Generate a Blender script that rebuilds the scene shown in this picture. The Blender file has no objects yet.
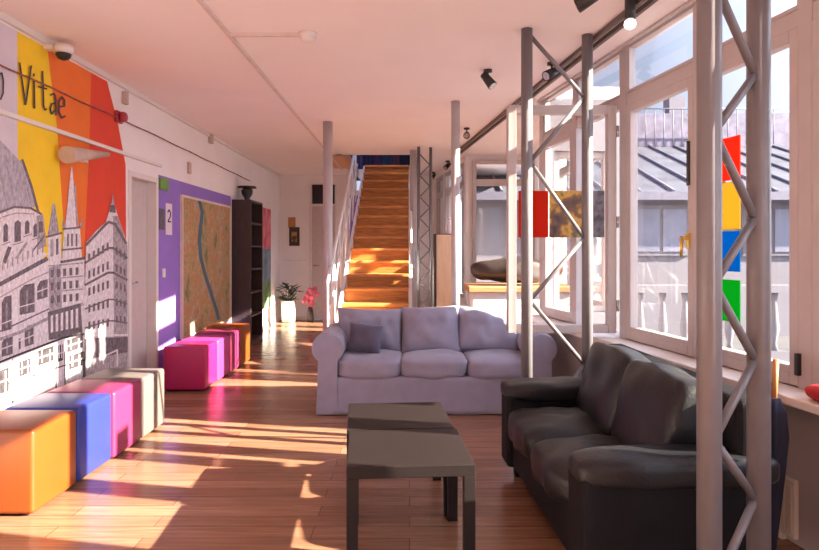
import bpy, bmesh, math, random
from mathutils import Vector, Matrix, noise
random.seed(7)
S = bpy.context.scene
COL = S.collection
F = 640.0; CX = 409.5; HY = 250.0; HC = 1.35; H = 2.80

# ------------------------------------------------------------------ materials
def new_mat(name):
    m = bpy.data.materials.new(name); m.use_nodes = True
    nt = m.node_tree; b = nt.nodes['Principled BSDF']
    return m, nt, b
def mat(name, col, rough=.6, metal=0., var=.08, scale=12., bump=0., bscale=60., stretch=None, spec=.5, sheen=0., coat=0.):
    """principled surface with a little procedural colour variation and optional bump"""
    m, nt, b = new_mat(name)
    tc = nt.nodes.new('ShaderNodeTexCoord'); mp = nt.nodes.new('ShaderNodeMapping')
    if stretch: mp.inputs['Scale'].default_value = stretch
    nz = nt.nodes.new('ShaderNodeTexNoise'); nz.inputs['Scale'].default_value = scale; nz.inputs['Detail'].default_value = 4
    rp = nt.nodes.new('ShaderNodeValToRGB')
    c = Vector(col)
    lo = [max(0, x*(1-var)) for x in c]; hi = [min(1, x*(1+var)) for x in c]
    rp.color_ramp.elements[0].color = (*lo, 1); rp.color_ramp.elements[1].color = (*hi, 1)
    rp.color_ramp.elements[0].position = .3; rp.color_ramp.elements[1].position = .7
    L = nt.links.new
    L(tc.outputs['Object'], mp.inputs['Vector']); L(mp.outputs['Vector'], nz.inputs['Vector'])
    L(nz.outputs['Fac'], rp.inputs['Fac']); L(rp.outputs['Color'], b.inputs['Base Color'])
    b.inputs['Roughness'].default_value = rough; b.inputs['Metallic'].default_value = metal
    b.inputs['Specular IOR Level'].default_value = spec
    if sheen: b.inputs['Sheen Weight'].default_value = sheen
    if coat: b.inputs['Coat Weight'].default_value = coat
    if bump:
        n2 = nt.nodes.new('ShaderNodeTexNoise'); n2.inputs['Scale'].default_value = bscale; n2.inputs['Detail'].default_value = 5
        bp = nt.nodes.new('ShaderNodeBump'); bp.inputs['Strength'].default_value = bump; bp.inputs['Distance'].default_value = .01
        L(tc.outputs['Object'], n2.inputs['Vector']); L(n2.outputs['Fac'], bp.inputs['Height']); L(bp.outputs['Normal'], b.inputs['Normal'])
    return m

M = {}
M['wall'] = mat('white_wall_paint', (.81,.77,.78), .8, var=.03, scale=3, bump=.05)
M['ceiling'] = mat('ceiling_paint', (.85,.78,.79), .85, var=.02, scale=2)
M['purple'] = mat('purple_wall_paint', (.26,.16,.54), .7, var=.05, scale=4)
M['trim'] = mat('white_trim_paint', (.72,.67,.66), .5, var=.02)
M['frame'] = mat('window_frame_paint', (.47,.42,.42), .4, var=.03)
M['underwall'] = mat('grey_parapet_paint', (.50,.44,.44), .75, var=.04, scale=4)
M['steel'] = mat('painted_steel_tube', (.16,.15,.163), .38, metal=0, var=.05, scale=20)
M['column'] = mat('column_paint', (.46,.42,.44), .45, var=.04)
M['whitesteel'] = mat('white_painted_steel', (.72,.70,.72), .4, metal=.1, var=.04)
M['black'] = mat('black_plastic', (.02,.02,.022), .4, var=.1)
M['track'] = mat('dark_rail', (.10,.075,.07), .5)
M['lav'] = mat('lavender_cotton', (.265,.26,.37), .9, var=.07, scale=9, bump=.25, bscale=260, sheen=.25)
M['lav2'] = mat('lavender_cotton_dark', (.085,.08,.135), .9, var=.1, scale=9, bump=.25, bscale=260, sheen=.2)
M['leather'] = mat('black_leather', (.011,.012,.015), .40, var=.2, scale=14, bump=.25, bscale=90, spec=.35)
M['leatherpanel'] = mat('black_leather_panel', (.008,.008,.010), .65, var=.2, scale=14, bump=.1, bscale=90, spec=.15)
M['tabletop'] = mat('dark_brown_laminate', (.013,.0095,.0095), .5, var=.1, scale=6, stretch=(1,14,1), spec=.25)
M['orange'] = mat('orange_leatherette', (.24,.052,.006), .42, var=.04, scale=8, bump=.08, bscale=160)
M['blue'] = mat('blue_leatherette', (.018,.032,.24), .42, var=.04, scale=8, bump=.08, bscale=160)
M['pink'] = mat('pink_leatherette', (.25,.022,.085), .42, var=.04, scale=8, bump=.08, bscale=160)
M['magenta'] = mat('magenta_leatherette', (.45,.012,.11), .38, var=.04, scale=8, bump=.08, bscale=160)
M['violet'] = mat('violet_pink_leatherette', (.40,.035,.19), .4, var=.04, scale=8, bump=.08, bscale=160)
M['taupe'] = mat('taupe_leatherette', (.13,.108,.102), .45, var=.05, scale=8, bump=.08, bscale=160)
M['shelf'] = mat('black_brown_veneer', (.045,.030,.030), .45, var=.2, scale=5, stretch=(8,8,1))
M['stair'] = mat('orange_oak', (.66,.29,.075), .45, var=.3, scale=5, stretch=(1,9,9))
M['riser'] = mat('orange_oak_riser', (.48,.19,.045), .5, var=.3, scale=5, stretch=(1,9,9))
M['oak'] = mat('light_oak', (.62,.30,.13), .45, var=.2, scale=5, stretch=(1,9,9))
M['beech'] = mat('pale_beech', (.70,.52,.36), .5, var=.1, scale=5, stretch=(9,9,1))
M['door'] = mat('white_door_paint', (.55,.48,.47), .5, var=.04)
M['brass'] = mat('brass', (.75,.55,.15), .3, metal=1.)
M['chrome'] = mat('chrome', (.6,.6,.6), .2, metal=1.)
M['red'] = mat('red_cloth', (.42,.012,.02), .7)
M['alarm'] = mat('red_plastic', (.33,.03,.05), .4)
M['cable'] = mat('red_brown_cable', (.30,.09,.08), .5)
M['navy'] = mat('navy_umbrella_cloth', (.012,.016,.045), .75, var=.2)
M['wood'] = mat('brown_wood_handle', (.45,.20,.07), .4)
M['radiator'] = mat('cream_enamel', (.68,.62,.54), .4, var=.02)
M['roof'] = mat('zinc_roof', (.055,.060,.088), .8, var=.3, scale=2.5)
M['seam'] = mat('zinc_seam', (.12,.12,.17), .5)
M['darkroof'] = mat('dark_slate_roof', (.16,.15,.22), .7, var=.3, scale=6)
M['housewall'] = mat('pale_render', (.155,.15,.18), .85, var=.06, scale=1.5)
M['housewin'] = mat('house_window_glass', (.17,.175,.24), .3, var=.15, scale=2)
M['concrete'] = mat('pale_terrace_concrete', (.07,.07,.08), .9, var=.25, scale=2)
M['pot'] = mat('cream_ceramic', (.72,.62,.52), .4)
M['taupe2'] = mat('beige_lamp_shade', (.50,.38,.32), .6)
M['conduit'] = mat('grey_pink_conduit', (.66,.56,.545), .6)
M['leaf'] = mat('dark_leaf', (.045,.05,.03), .5, var=.4)
M['flower'] = mat('pink_petals', (.75,.16,.25), .7, var=.2)
M['green'] = mat('green_plastic', (.16,.32,.07), .5)
M['paper'] = mat('pink_white_paper', (.72,.62,.68), .8, var=.03)
M['greypaper'] = mat('dark_grey_print', (.12,.10,.13), .7, var=.3, scale=60)
M['ink'] = mat('dark_ink', (.05,.045,.05), .7)
M['mY'] = mat('mural_yellow', (.88,.58,.015), .65, var=.05, scale=5)
M['mO'] = mat('mural_orange', (.80,.17,.02), .65, var=.05, scale=5)
M['mR'] = mat('mural_red', (.70,.055,.022), .65, var=.05, scale=5)
M['mL'] = mat('mural_lavender', (.62,.56,.64), .7, var=.06, scale=4)
def etched(name, col, var, sc):
    return mat(name, col, .75, var=var, scale=sc, stretch=(1,1.6,.9))
M['g1'] = etched('mural_etching_pale', (.70,.63,.67), .24, 34)
M['g2'] = etched('mural_etching_mid', (.36,.31,.34), .45, 36)
M['g3'] = etched('mural_etching_dark', (.15,.12,.14), .5, 38)
M['g4'] = etched('mural_etching_dome', (.40,.37,.44), .3, 22)
M['g0'] = etched('mural_etching_white', (.76,.72,.74), .14, 24)
M['g5'] = etched('mural_etching_ink', (.035,.028,.032), .5, 30)
M['leatherbrown'] = mat('dark_brown_leather', (.035,.025,.023), .4, var=.35, scale=6)
M['upper'] = mat('upper_hall_paint', (.10,.07,.20), .8, var=.3, scale=3)

def floor_mat():
    m, nt, b = new_mat('red_brown_plank_floor'); L = nt.links.new; N = nt.nodes.new
    tc = N('ShaderNodeTexCoord')
    br = N('ShaderNodeTexBrick'); br.offset = .37; br.inputs['Scale'].default_value = 1
    br.inputs['Brick Width'].default_value = 1.25; br.inputs['Row Height'].default_value = .125
    br.inputs['Mortar Size'].default_value = .002; br.inputs['Mortar Smooth'].default_value = .2; br.inputs['Bias'].default_value = -.1
    br.inputs['Color1'].default_value = (.255,.128,.080,1); br.inputs['Color2'].default_value = (.365,.205,.135,1)
    br.inputs['Mortar'].default_value = (.10,.04,.025,1)
    mp = N('ShaderNodeMapping'); mp.inputs['Scale'].default_value = (1.2,22,1)
    nz = N('ShaderNodeTexNoise'); nz.inputs['Scale'].default_value = 2.2; nz.inputs['Detail'].default_value = 6; nz.inputs['Roughness'].default_value = .62
    rp = N('ShaderNodeValToRGB'); rp.color_ramp.elements[0].color = (.66,.60,.56,1); rp.color_ramp.elements[1].color = (1.18,1.15,1.1,1)
    rp.color_ramp.elements[0].position = .3; rp.color_ramp.elements[1].position = .7
    mx = N('ShaderNodeMix'); mx.data_type = 'RGBA'; mx.blend_type = 'MULTIPLY'; mx.inputs['Factor'].default_value = 1
    L(tc.outputs['Object'], br.inputs['Vector']); L(tc.outputs['Object'], mp.inputs['Vector']); L(mp.outputs['Vector'], nz.inputs['Vector'])
    L(nz.outputs['Fac'], rp.inputs['Fac']); L(br.outputs['Color'], mx.inputs['A']); L(rp.outputs['Color'], mx.inputs['B'])
    L(mx.outputs['Result'], b.inputs['Base Color'])
    b.inputs['Roughness'].default_value = .27
    bp = N('ShaderNodeBump'); bp.inputs['Strength'].default_value = .06; bp.inputs['Distance'].default_value = .004
    L(nz.outputs['Fac'], bp.inputs['Height']); L(bp.outputs['Normal'], b.inputs['Normal'])
    return m
M['floor'] = floor_mat()

def glass_mat(name, tint=(1,1,1), refl=.06):
    m = bpy.data.materials.new(name); m.use_nodes = True; nt = m.node_tree; nt.nodes.clear(); N = nt.nodes.new; L = nt.links.new
    o = N('ShaderNodeOutputMaterial'); mx = N('ShaderNodeMixShader'); t = N('ShaderNodeBsdfTransparent'); g = N('ShaderNodeBsdfGlossy')
    t.inputs['Color'].default_value = (*tint, 1); g.inputs['Roughness'].default_value = .02
    fr = N('ShaderNodeLayerWeight'); fr.inputs['Blend'].default_value = .12
    mt = N('ShaderNodeMath'); mt.operation = 'MULTIPLY_ADD'; mt.inputs[1].default_value = .3; mt.inputs[2].default_value = refl*.5
    L(fr.outputs['Fresnel'], mt.inputs[0]); L(mt.outputs[0], mx.inputs['Fac'])
    L(t.outputs[0], mx.inputs[1]); L(g.outputs[0], mx.inputs[2]); L(mx.outputs[0], o.inputs['Surface'])
    return m
M['glass'] = glass_mat('window_glass')
def film_mat(name, col):
    m = bpy.data.materials.new(name); m.use_nodes = True; nt = m.node_tree; nt.nodes.clear(); N = nt.nodes.new; L = nt.links.new
    o = N('ShaderNodeOutputMaterial'); mx = N('ShaderNodeMixShader'); t = N('ShaderNodeBsdfTranslucent'); d = N('ShaderNodeBsdfDiffuse')
    nz = N('ShaderNodeTexNoise'); nz.inputs['Scale'].default_value = 9
    rp = N('ShaderNodeValToRGB'); rp.color_ramp.elements[0].color = (*[c*.92 for c in col], 1); rp.color_ramp.elements[1].color = (*col, 1)
    L(nz.outputs['Fac'], rp.inputs['Fac']); L(rp.outputs['Color'], t.inputs['Color']); L(rp.outputs['Color'], d.inputs['Color'])
    mx.inputs['Fac'].default_value = .3; L(t.outputs[0], mx.inputs[1]); L(d.outputs[0], mx.inputs[2]); L(mx.outputs[0], o.inputs['Surface'])
    return m
M['fR'] = film_mat('red_film', (.72,.06,.03)); M['fY'] = film_mat('yellow_film', (.42,.30,.06))
M['fB'] = film_mat('blue_film', (.005,.14,.34)); M['fG'] = film_mat('green_film', (.01,.26,.04)); M['fE'] = film_mat('white_film_edge', (.9,.9,.9))

def map_mat():
    m, nt, b = new_mat('printed_city_map'); L = nt.links.new; N = nt.nodes.new
    tc = N('ShaderNodeTexCoord'); v = N('ShaderNodeTexVoronoi'); v.inputs['Scale'].default_value = 16
    n = N('ShaderNodeTexNoise'); n.inputs['Scale'].default_value = 3.2; n.inputs['Detail'].default_value = 6
    rp = N('ShaderNodeValToRGB'); e = rp.color_ramp.elements
    e[0].position = .30; e[0].color = (.12,.17,.07,1); e[1].position = .42; e[1].color = (.46,.34,.18,1)
    for p, c in ((.52,(.50,.26,.12,1)), (.62,(.48,.40,.28,1)), (.72,(.42,.16,.10,1))):
        x = e.new(p); x.color = c
    v2 = N('ShaderNodeTexVoronoi'); v2.feature = 'DISTANCE_TO_EDGE'; v2.inputs['Scale'].default_value = 14
    r2 = N('ShaderNodeValToRGB'); r2.color_ramp.elements[0].color = (1.25,1.15,.95,1); r2.color_ramp.elements[1].color = (.85,.85,.85,1); r2.color_ramp.elements[1].position = .08
    mx = N('ShaderNodeMix'); mx.data_type = 'RGBA'; mx.blend_type = 'MULTIPLY'; mx.inputs['Factor'].default_value = 1
    L(tc.outputs['Object'], n.inputs['Vector']); L(n.outputs['Fac'], rp.inputs['Fac']); L(tc.outputs['Object'], v2.inputs['Vector'])
    L(v2.outputs['Distance'], r2.inputs['Fac']); L(rp.outputs['Color'], mx.inputs['A']); L(r2.outputs['Color'], mx.inputs['B'])
    L(mx.outputs['Result'], b.inputs['Base Color']); b.inputs['Roughness'].default_value = .5
    return m
M['map'] = map_mat()
M['river'] = mat('map_river_blue', (.05,.14,.20), .5)
def ramp_mat(name, stops, scale, axis='Object', rough=.6):
    m, nt, b = new_mat(name); L = nt.links.new; N = nt.nodes.new
    tc = N('ShaderNodeTexCoord'); n = N('ShaderNodeTexNoise'); n.inputs['Scale'].default_value = scale; n.inputs['Detail'].default_value = 3
    rp = N('ShaderNodeValToRGB'); e = rp.color_ramp.elements
    e[0].position = stops[0][0]; e[0].color = (*stops[0][1], 1); e[1].position = stops[1][0]; e[1].color = (*stops[1][1], 1)
    for p, c in stops[2:]:
        x = e.new(p); x.color = (*c, 1)
    L(tc.outputs[axis], n.inputs['Vector']); L(n.outputs['Fac'], rp.inputs['Fac']); L(rp.outputs['Color'], b.inputs['Base Color'])
    b.inputs['Roughness'].default_value = rough
    return m
M['poster'] = ramp_mat('warm_dark_poster_print', ((.3,(.05,.03,.04)), (.45,(.16,.08,.04)), (.55,(.55,.30,.05)), (.65,(.10,.10,.05)), (.75,(.35,.05,.05))), 9)
M['poster2'] = ramp_mat('dark_poster_print', ((.35,(.05,.05,.07)), (.6,(.16,.14,.17))), 20)
M['artP'] = ramp_mat('painting_pink', ((.35,(.55,.08,.14)), (.6,(.75,.25,.30))), 5)
M['artB'] = ramp_mat('painting_blue', ((.35,(.06,.14,.25)), (.6,(.20,.30,.40))), 5)
M['artG'] = ramp_mat('painting_green', ((.35,(.04,.14,.05)), (.6,(.15,.28,.12))), 5)

def emit_mat(name, col, st):
    m = bpy.data.materials.new(name); m.use_nodes = True; nt = m.node_tree; b = nt.nodes['Principled BSDF']
    b.inputs['Base Color'].default_value = (*col, 1); b.inputs['Emission Color'].default_value = (*col, 1); b.inputs['Emission Strength'].default_value = st
    return m
M['bulb'] = emit_mat('lit_bulb_glass', (1,.93,.85), 1.2)

# ------------------------------------------------------------------ mesh helpers
class MB:
    def __init__(self): self.bm = bmesh.new(); self.mi = 0
    def faces(self, vs, fs, mi=None, smooth=False):
        b = [self.bm.verts.new(v) for v in vs]
        for f in fs:
            try:
                fc = self.bm.faces.new([b[i] for i in f]); fc.material_index = self.mi if mi is None else mi; fc.smooth = smooth
            except ValueError: pass
        return b
    def box(self, x0, x1, y0, y1, z0, z1, fn=None, mi=None):
        vs = [(x0,y0,z0),(x1,y0,z0),(x1,y1,z0),(x0,y1,z0),(x0,y0,z1),(x1,y0,z1),(x1,y1,z1),(x0,y1,z1)]
        if fn: vs = [fn(*v) for v in vs]
        self.faces(vs, [(0,3,2,1),(4,5,6,7),(0,1,5,4),(1,2,6,5),(2,3,7,6),(3,0,4,7)], mi); return self
    def tube(self, p, q, r, r2=None, n=16, mi=None):
        p, q = Vector(p), Vector(q); r2 = r if r2 is None else r2
        d = (q-p).normalized(); a = d.orthogonal().normalized(); c = d.cross(a)
        vs = []
        for k in range(n):
            t = 2*math.pi*k/n; o = a*math.cos(t)+c*math.sin(t); vs.append(p+o*r)
        for k in range(n):
            t = 2*math.pi*k/n; o = a*math.cos(t)+c*math.sin(t); vs.append(q+o*r2)
        fs = [(k,(k+1)%n,n+(k+1)%n,n+k) for k in range(n)]
        b = self.faces(vs, fs, mi, True)
        for cap in ([b[k] for k in range(n)][::-1], [b[n+k] for k in range(n)]):
            f = self.bm.faces.new(cap); f.material_index = self.mi if mi is None else mi
        return self
    def path(self, pts, r, n=10):
        for a, b in zip(pts, pts[1:]): self.tube(a, b, r, n=n)
        return self
    def lathe(self, prof, c=(0,0,0), n=24, mi=None, fn=None):
        vs = []
        for r, z in prof:
            for k in range(n):
                t = 2*math.pi*k/n; v = (c[0]+r*math.cos(t), c[1]+r*math.sin(t), c[2]+z); vs.append(fn(*v) if fn else v)
        fs = [(i*n+k, i*n+(k+1)%n, (i+1)*n+(k+1)%n, (i+1)*n+k) for i in range(len(prof)-1) for k in range(n)]
        b = self.faces(vs, fs, mi, True)
        for ring in ([b[k] for k in range(n)][::-1], [b[(len(prof)-1)*n+k] for k in range(n)]):
            try: self.bm.faces.new(ring)
            except ValueError: pass
        return self
    def prism(self, poly, y0, y1, fn=None, mi=None, smooth=False):
        """polygon in (x,z) extruded along y"""
        n = len(poly)
        vs = [(x,y0,z) for x, z in poly]+[(x,y1,z) for x, z in poly]
        if fn: vs = [fn(*v) for v in vs]
        fs = [(k,(k+1)%n,n+(k+1)%n,n+k) for k in range(n)]
        b = self.faces(vs, fs, mi, smooth)
        for r in ([b[k] for k in range(n)][::-1], [b[n+k] for k in range(n)]):
            f = self.bm.faces.new(r); f.material_index = self.mi if mi is None else mi
        return self
    def cushion(self, c, size, p=5, puff=.25, wr=.01, n=9, seed=0, rot=None, freq=6):
        """soft box: super-ellipsoid with bulging top and slight creases"""
        t = bmesh.new(); bmesh.ops.create_cube(t, size=2); bmesh.ops.subdivide_edges(t, edges=t.edges[:], cuts=n, use_grid_fill=True)
        R = rot or Matrix.Identity(3); c = Vector(c); idx = {}
        for v in t.verts:
            x, y, z = v.co; k = (abs(x)**p+abs(y)**p+abs(z)**p)**(1/p); x, y, z = x/k, y/k, z/k
            z *= 1+puff*(1-x*x)*(1-y*y)
            w = Vector((x*size[0]/2, y*size[1]/2, z*size[2]/2))
            nn = noise.noise(w*freq+Vector((seed*3.1,seed*1.7,0)))
            w += Vector((x,y,z)).normalized()*nn*wr
            idx[v.index] = self.bm.verts.new(c+R@w)
        for f in t.faces:
            g = self.bm.faces.new([idx[v.index] for v in f.verts]); g.smooth = True; g.material_index = self.mi
        t.free(); return self
    def pillow(self, c, w, h, th, rot=None, seed=0, wr=.012, n=22, pinch=.06):
        """stuffed pillow standing in local XZ, thickness along local Y"""
        R = rot or Matrix.Identity(3); c = Vector(c)
        grid = {}
        for side in (0, 1):
            for i in range(n+1):
                for j in range(n+1):
                    u = 2*i/n-1; v = 2*j/n-1
                    edge = i in (0, n) or j in (0, n)
                    if edge and side: grid[side,i,j] = grid[0,i,j]; continue
                    t = ((1-abs(u)**3.2)*(1-abs(v)**3.2))**.55
                    x = u*w/2*(1-pinch*(1-v*v)*abs(u)**3); z = v*h/2*(1-pinch*(1-u*u)*abs(v)**3)
                    y = (-1 if side else 1)*t*th/2
                    nn = noise.noise(Vector((x*7+seed*5, z*7, y*7+side*3)))+.5*noise.noise(Vector((x*16+seed, z*16, side*2)))
                    y += nn*wr*(t if not edge else .3)
                    grid[side,i,j] = self.bm.verts.new(c+R@Vector((x,y,z)))
        for side in (0, 1):
            for i in range(n):
                for j in range(n):
                    q = [grid[side,i,j],grid[side,i+1,j],grid[side,i+1,j+1],grid[side,i,j+1]]
                    if side == 0: q.reverse()
                    try:
                        f = self.bm.faces.new(q); f.smooth = True; f.material_index = self.mi
                    except ValueError: pass
        return self
    def build(self, name, mats, parent=None, bevel=0, seg=2):
        me = bpy.data.meshes.new(name); bmesh.ops.recalc_face_normals(self.bm, faces=self.bm.faces[:]) if not getattr(self, 'keep', False) else None
        self.bm.to_mesh(me); self.bm.free()
        for m in (mats if isinstance(mats, (list, tuple)) else [mats]): me.materials.append(m)
        o = bpy.data.objects.new(name, me); COL.objects.link(o)
        if parent: o.parent = parent
        if bevel:
            md = o.modifiers.new('Bevel', 'BEVEL'); md.width = bevel; md.segments = seg; md.limit_method = 'ANGLE'; md.angle_limit = .6
        return o
def empty(name, loc=(0,0,0), rz=0):
    o = bpy.data.objects.new(name, None); COL.objects.link(o); o.location = loc; o.rotation_euler = (0,0,rz); o.empty_display_size = .1
    return o
def tag(o, label, cat, group=None):
    o['label'] = label; o['category'] = cat
    if group: o['group'] = group
    return o
def struct(o): o['kind'] = 'structure'; return o
def dup(root, loc=None, rz=None):
    r = root.copy(); COL.objects.link(r)
    if loc is not None: r.location = loc
    if rz is not None: r.rotation_euler = (0,0,rz)
    for ch in list(root.children):
        c = ch.copy(); COL.objects.link(c); c.parent = r
        for g in list(ch.children):
            d = g.copy(); COL.objects.link(d); d.parent = c
    return r
def RX(a): return Matrix.Rotation(a, 3, 'X')
def RY(a): return Matrix.Rotation(a, 3, 'Y')
def RZ(a): return Matrix.Rotation(a, 3, 'Z')

# ------------------------------------------------------------------ room shell
WX = -2.5                                    # left wall plane
def LW(px, py, off=0):                        # a point of the left wall
    Y = F*(-WX)/(CX-px); return Vector((WX+off, Y, HC+(HY-py)*Y/F))
S_END = 3.32
WO = Vector((1.77,2.94,0)); WT = Vector((-.155,1,0)).normalized(); WN = Vector((WT.y,-WT.x,0))
def RW(s, o, z): return WO+WT*s+WN*o+Vector((0,0,z))          # window wall: along, outward, up
struct(MB().box(-2.7,2.6,-2.5,13.4,-.12,0).build('floor', M['floor']))
HX0, HX1, HY0, HY1 = -1.02, .06, 9.75, 12.6
m = MB()
for b in ((-2.7,2.15,6.24,HY0), (-2.7,HX0,HY0,HY1), (HX1,2.15,HY0,HY1), (-2.7,2.15,HY1,13.4)):
    m.box(*b, H, H+.14)
wa, wb = RW(-5.4,.13,0), RW(S_END+.02,.13,0)
m.box(0,1,0,1,H,H+.14, lambda x,y,z: (-2.7,-2.5,z) if (x,y)==(0,0) else (-2.7,6.24,z) if (x,y)==(0,1) else (wa.x,-2.5,z) if (x,y)==(1,0) else (wb.x,6.24,z))
struct(m.build('ceiling', M['ceiling']))
# left wall with a recess for the white door
D0, D1, DZ = 5.68, 6.34, 2.06
m = MB()
m.box(WX-.2, WX, -2.5, D0, 0, H); m.box(WX-.2, WX, D0, D1, DZ, H); m.box(WX-.2, WX, D1, 12.5, 0, H)
m.box(WX, WX+.002, D1+.03, 8.95, .0, 2.10, mi=1)
struct(m.build('wall_left', [M['wall'], M['purple']]))
d = struct(empty('door_1', (WX,D0,0)))
MB().box(-.12,-.08, .05, D1-D0-.05, .01, DZ-.05).build('door_leaf', M['door'], d, .004)
m = MB(); m.box(-.19,.015,0,.05,0,DZ); m.box(-.19,.015,D1-D0-.05,D1-D0,0,DZ); m.box(-.19,.015,.05,D1-D0-.05,DZ-.05,DZ)
m.build('door_frame', M['trim'], d, .004)
m = MB(); m.tube((-.08,.14,1.05),(-.03,.14,1.05),.012); m.tube((-.03,.14,1.05),(-.03,.27,1.05),.01); m.box(-.08,-.074,.115,.165,.9,1.15)
m.build('door_handle', M['chrome'], d)
struct(MB().box(WX, WX+.015, 3, D0, 0, .07).box(WX, WX+.015, D1, 12.3, 0, .07).build('baseboard_left', M['trim']))
struct(MB().box(WX, WX+.03, 1.5, 12.3, 2.755, H).build('trim_1', M['trim'], bevel=.006))
struct(MB().box(-2.7,2.75,-2.62,-2.5,0,H).build('wall_front', M['wall']))
# back wall with the far door
BY = 12.35
m = MB(); m.box(-2.5,-1.93,BY,BY+.15,0,H); m.box(-1.93,-1.40,BY,BY+.15,2.62,H); m.box(-1.40,.6,BY,BY+.15,0,2.5)
m.box(-1.40,-1.04,BY,BY+.15,2.5,H); m.box(.07,.6,BY,BY+.15,2.5,H)
struct(m.build('wall_back', M['wall']))
d = struct(empty('door_2', (-1.93,BY,0)))
MB().box(.04,.49,.06,.10,.01,2.2).build('door_leaf', M['door'], d, .004)
MB().box(0,.04,-.02,.15,0,2.62).box(.49,.53,-.02,.15,0,2.62).box(.04,.49,-.02,.15,2.2,2.24).build('door_frame', M['trim'], d, .004)
MB().box(.04,.49,.09,.10,2.24,2.62).build('transom_panel', M['black'], d)
MB().tube((.09,.06,1.05),(.09,0,1.05),.014).tube((.09,0,1.05),(.2,0,1.05),.012).build('door_handle', M['chrome'], d)
struct(MB().box(-2.5,-1.93,BY-.015,BY,0,.07).build('baseboard_back', M['trim']))
struct(MB().box(-1.16,-.86,BY-.02,BY-.002,0,2.4).build('trim_2', M['purple']))
# window wall, near run: parapet, posts, transoms, head
S_END = 3.32
OPEN = [(-2.1,-1.22),(-.78,-.10),(-.02,.73),(.79,1.59),(1.69,2.45),(2.53,3.22)]
m = MB()
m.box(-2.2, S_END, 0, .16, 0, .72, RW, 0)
zt0, zt1 = 2.35, 2.47
m.mi = 1
edges = [-2.2]+[x for a in OPEN for x in a]+[S_END]
for k in range(0, len(edges), 2): m.box(edges[k], edges[k+1], 0, .06, .72, H, RW, 1)
for a, b in OPEN:
    m.box(a, b, .005, .055, zt0+.02, zt1-.02, RW, 1); m.box(a, b, 0, .06, 2.785, H, RW, 1)
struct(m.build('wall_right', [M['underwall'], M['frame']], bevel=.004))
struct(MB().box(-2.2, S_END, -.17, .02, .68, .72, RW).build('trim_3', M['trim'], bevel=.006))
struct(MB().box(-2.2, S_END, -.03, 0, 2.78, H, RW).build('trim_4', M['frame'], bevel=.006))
def sash_ring(m, s0, s1, o0, o1, z0, z1, w, fn):
    m.box(s0,s0+w,o0,o1,z0,z1,fn); m.box(s1-w,s1,o0,o1,z0,z1,fn); m.box(s0+w,s1-w,o0,o1,z0,z0+w,fn); m.box(s0+w,s1-w,o0,o1,z1-w,z1,fn)
for k, (a, b) in enumerate(OPEN):
    w = struct(empty('window_%d' % (k+1), RW((a+b)/2, .05, .72))); inv = Vector(w.location)
    fn = lambda s, o, z, inv=inv: RW(s, o, z)-inv
    m = MB(); sash_ring(m, a, b, .01, .058, zt1-.015, 2.79, .022, fn); m.build('fanlight_frame', M['frame'], w, .004)
    MB().box(a+.02,b-.02,.03,.036,zt1+.0,2.775,fn).build('fanlight_pane', M['glass'], w)
    if k != 4:
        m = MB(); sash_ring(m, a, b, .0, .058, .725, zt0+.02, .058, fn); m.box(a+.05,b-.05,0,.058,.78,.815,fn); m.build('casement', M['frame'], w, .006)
        MB().box(a+.05,b-.05,.035,.041,.79,zt0-.03,fn).build('pane', M['glass'], w)
        if k == 3:
            MB().box(a+.025,a+.06,-.012,0,1.36,1.45,fn).tube(fn(a+.042,0,1.42),fn(a+.042,-.045,1.42),.011).tube(fn(a+.042,-.045,1.43),fn(a+.042,-.05,1.31),.012,.008).build('window_handle', M['brass'], w)
            MB().box(a+.03,a+.052,-.01,0,1.73,1.99,fn).build('hinge_cover', M['leatherbrown'], w)
        if k == 2:
            MB().box(a-.02,a+.0,-.02,0,.78,.88,fn).build('hinge_cover', M['black'], w)
    else:
        # the casement stands open into the room, hinged on the near post
        hp = RW(a+.005, -.03, 0); ang = math.radians(4)
        dx = Vector((-math.cos(ang), -math.sin(ang)*.3, 0)).normalized(); dy = Vector((dx.y,-dx.x,0))
        fo = lambda s, o, z: hp+dx*s+dy*o+Vector((0,0,z))-inv
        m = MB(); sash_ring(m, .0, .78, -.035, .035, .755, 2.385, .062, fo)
        sh = m.build('open_casement', M['frame'], w, .006); sh['label'] = 'white casement standing open into the room'
        MB().box(.055,.725,-.004,.004,.81,2.33,fo).build('pane', M['glass'], sh)
        for z in (.95,1.55,2.2): MB().tube(fo(-.012,-.02,z-.04),fo(-.012,-.02,z+.04),.01).build('hinge', M['chrome'], sh)
        SASH = (hp, dx, dy)
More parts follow.
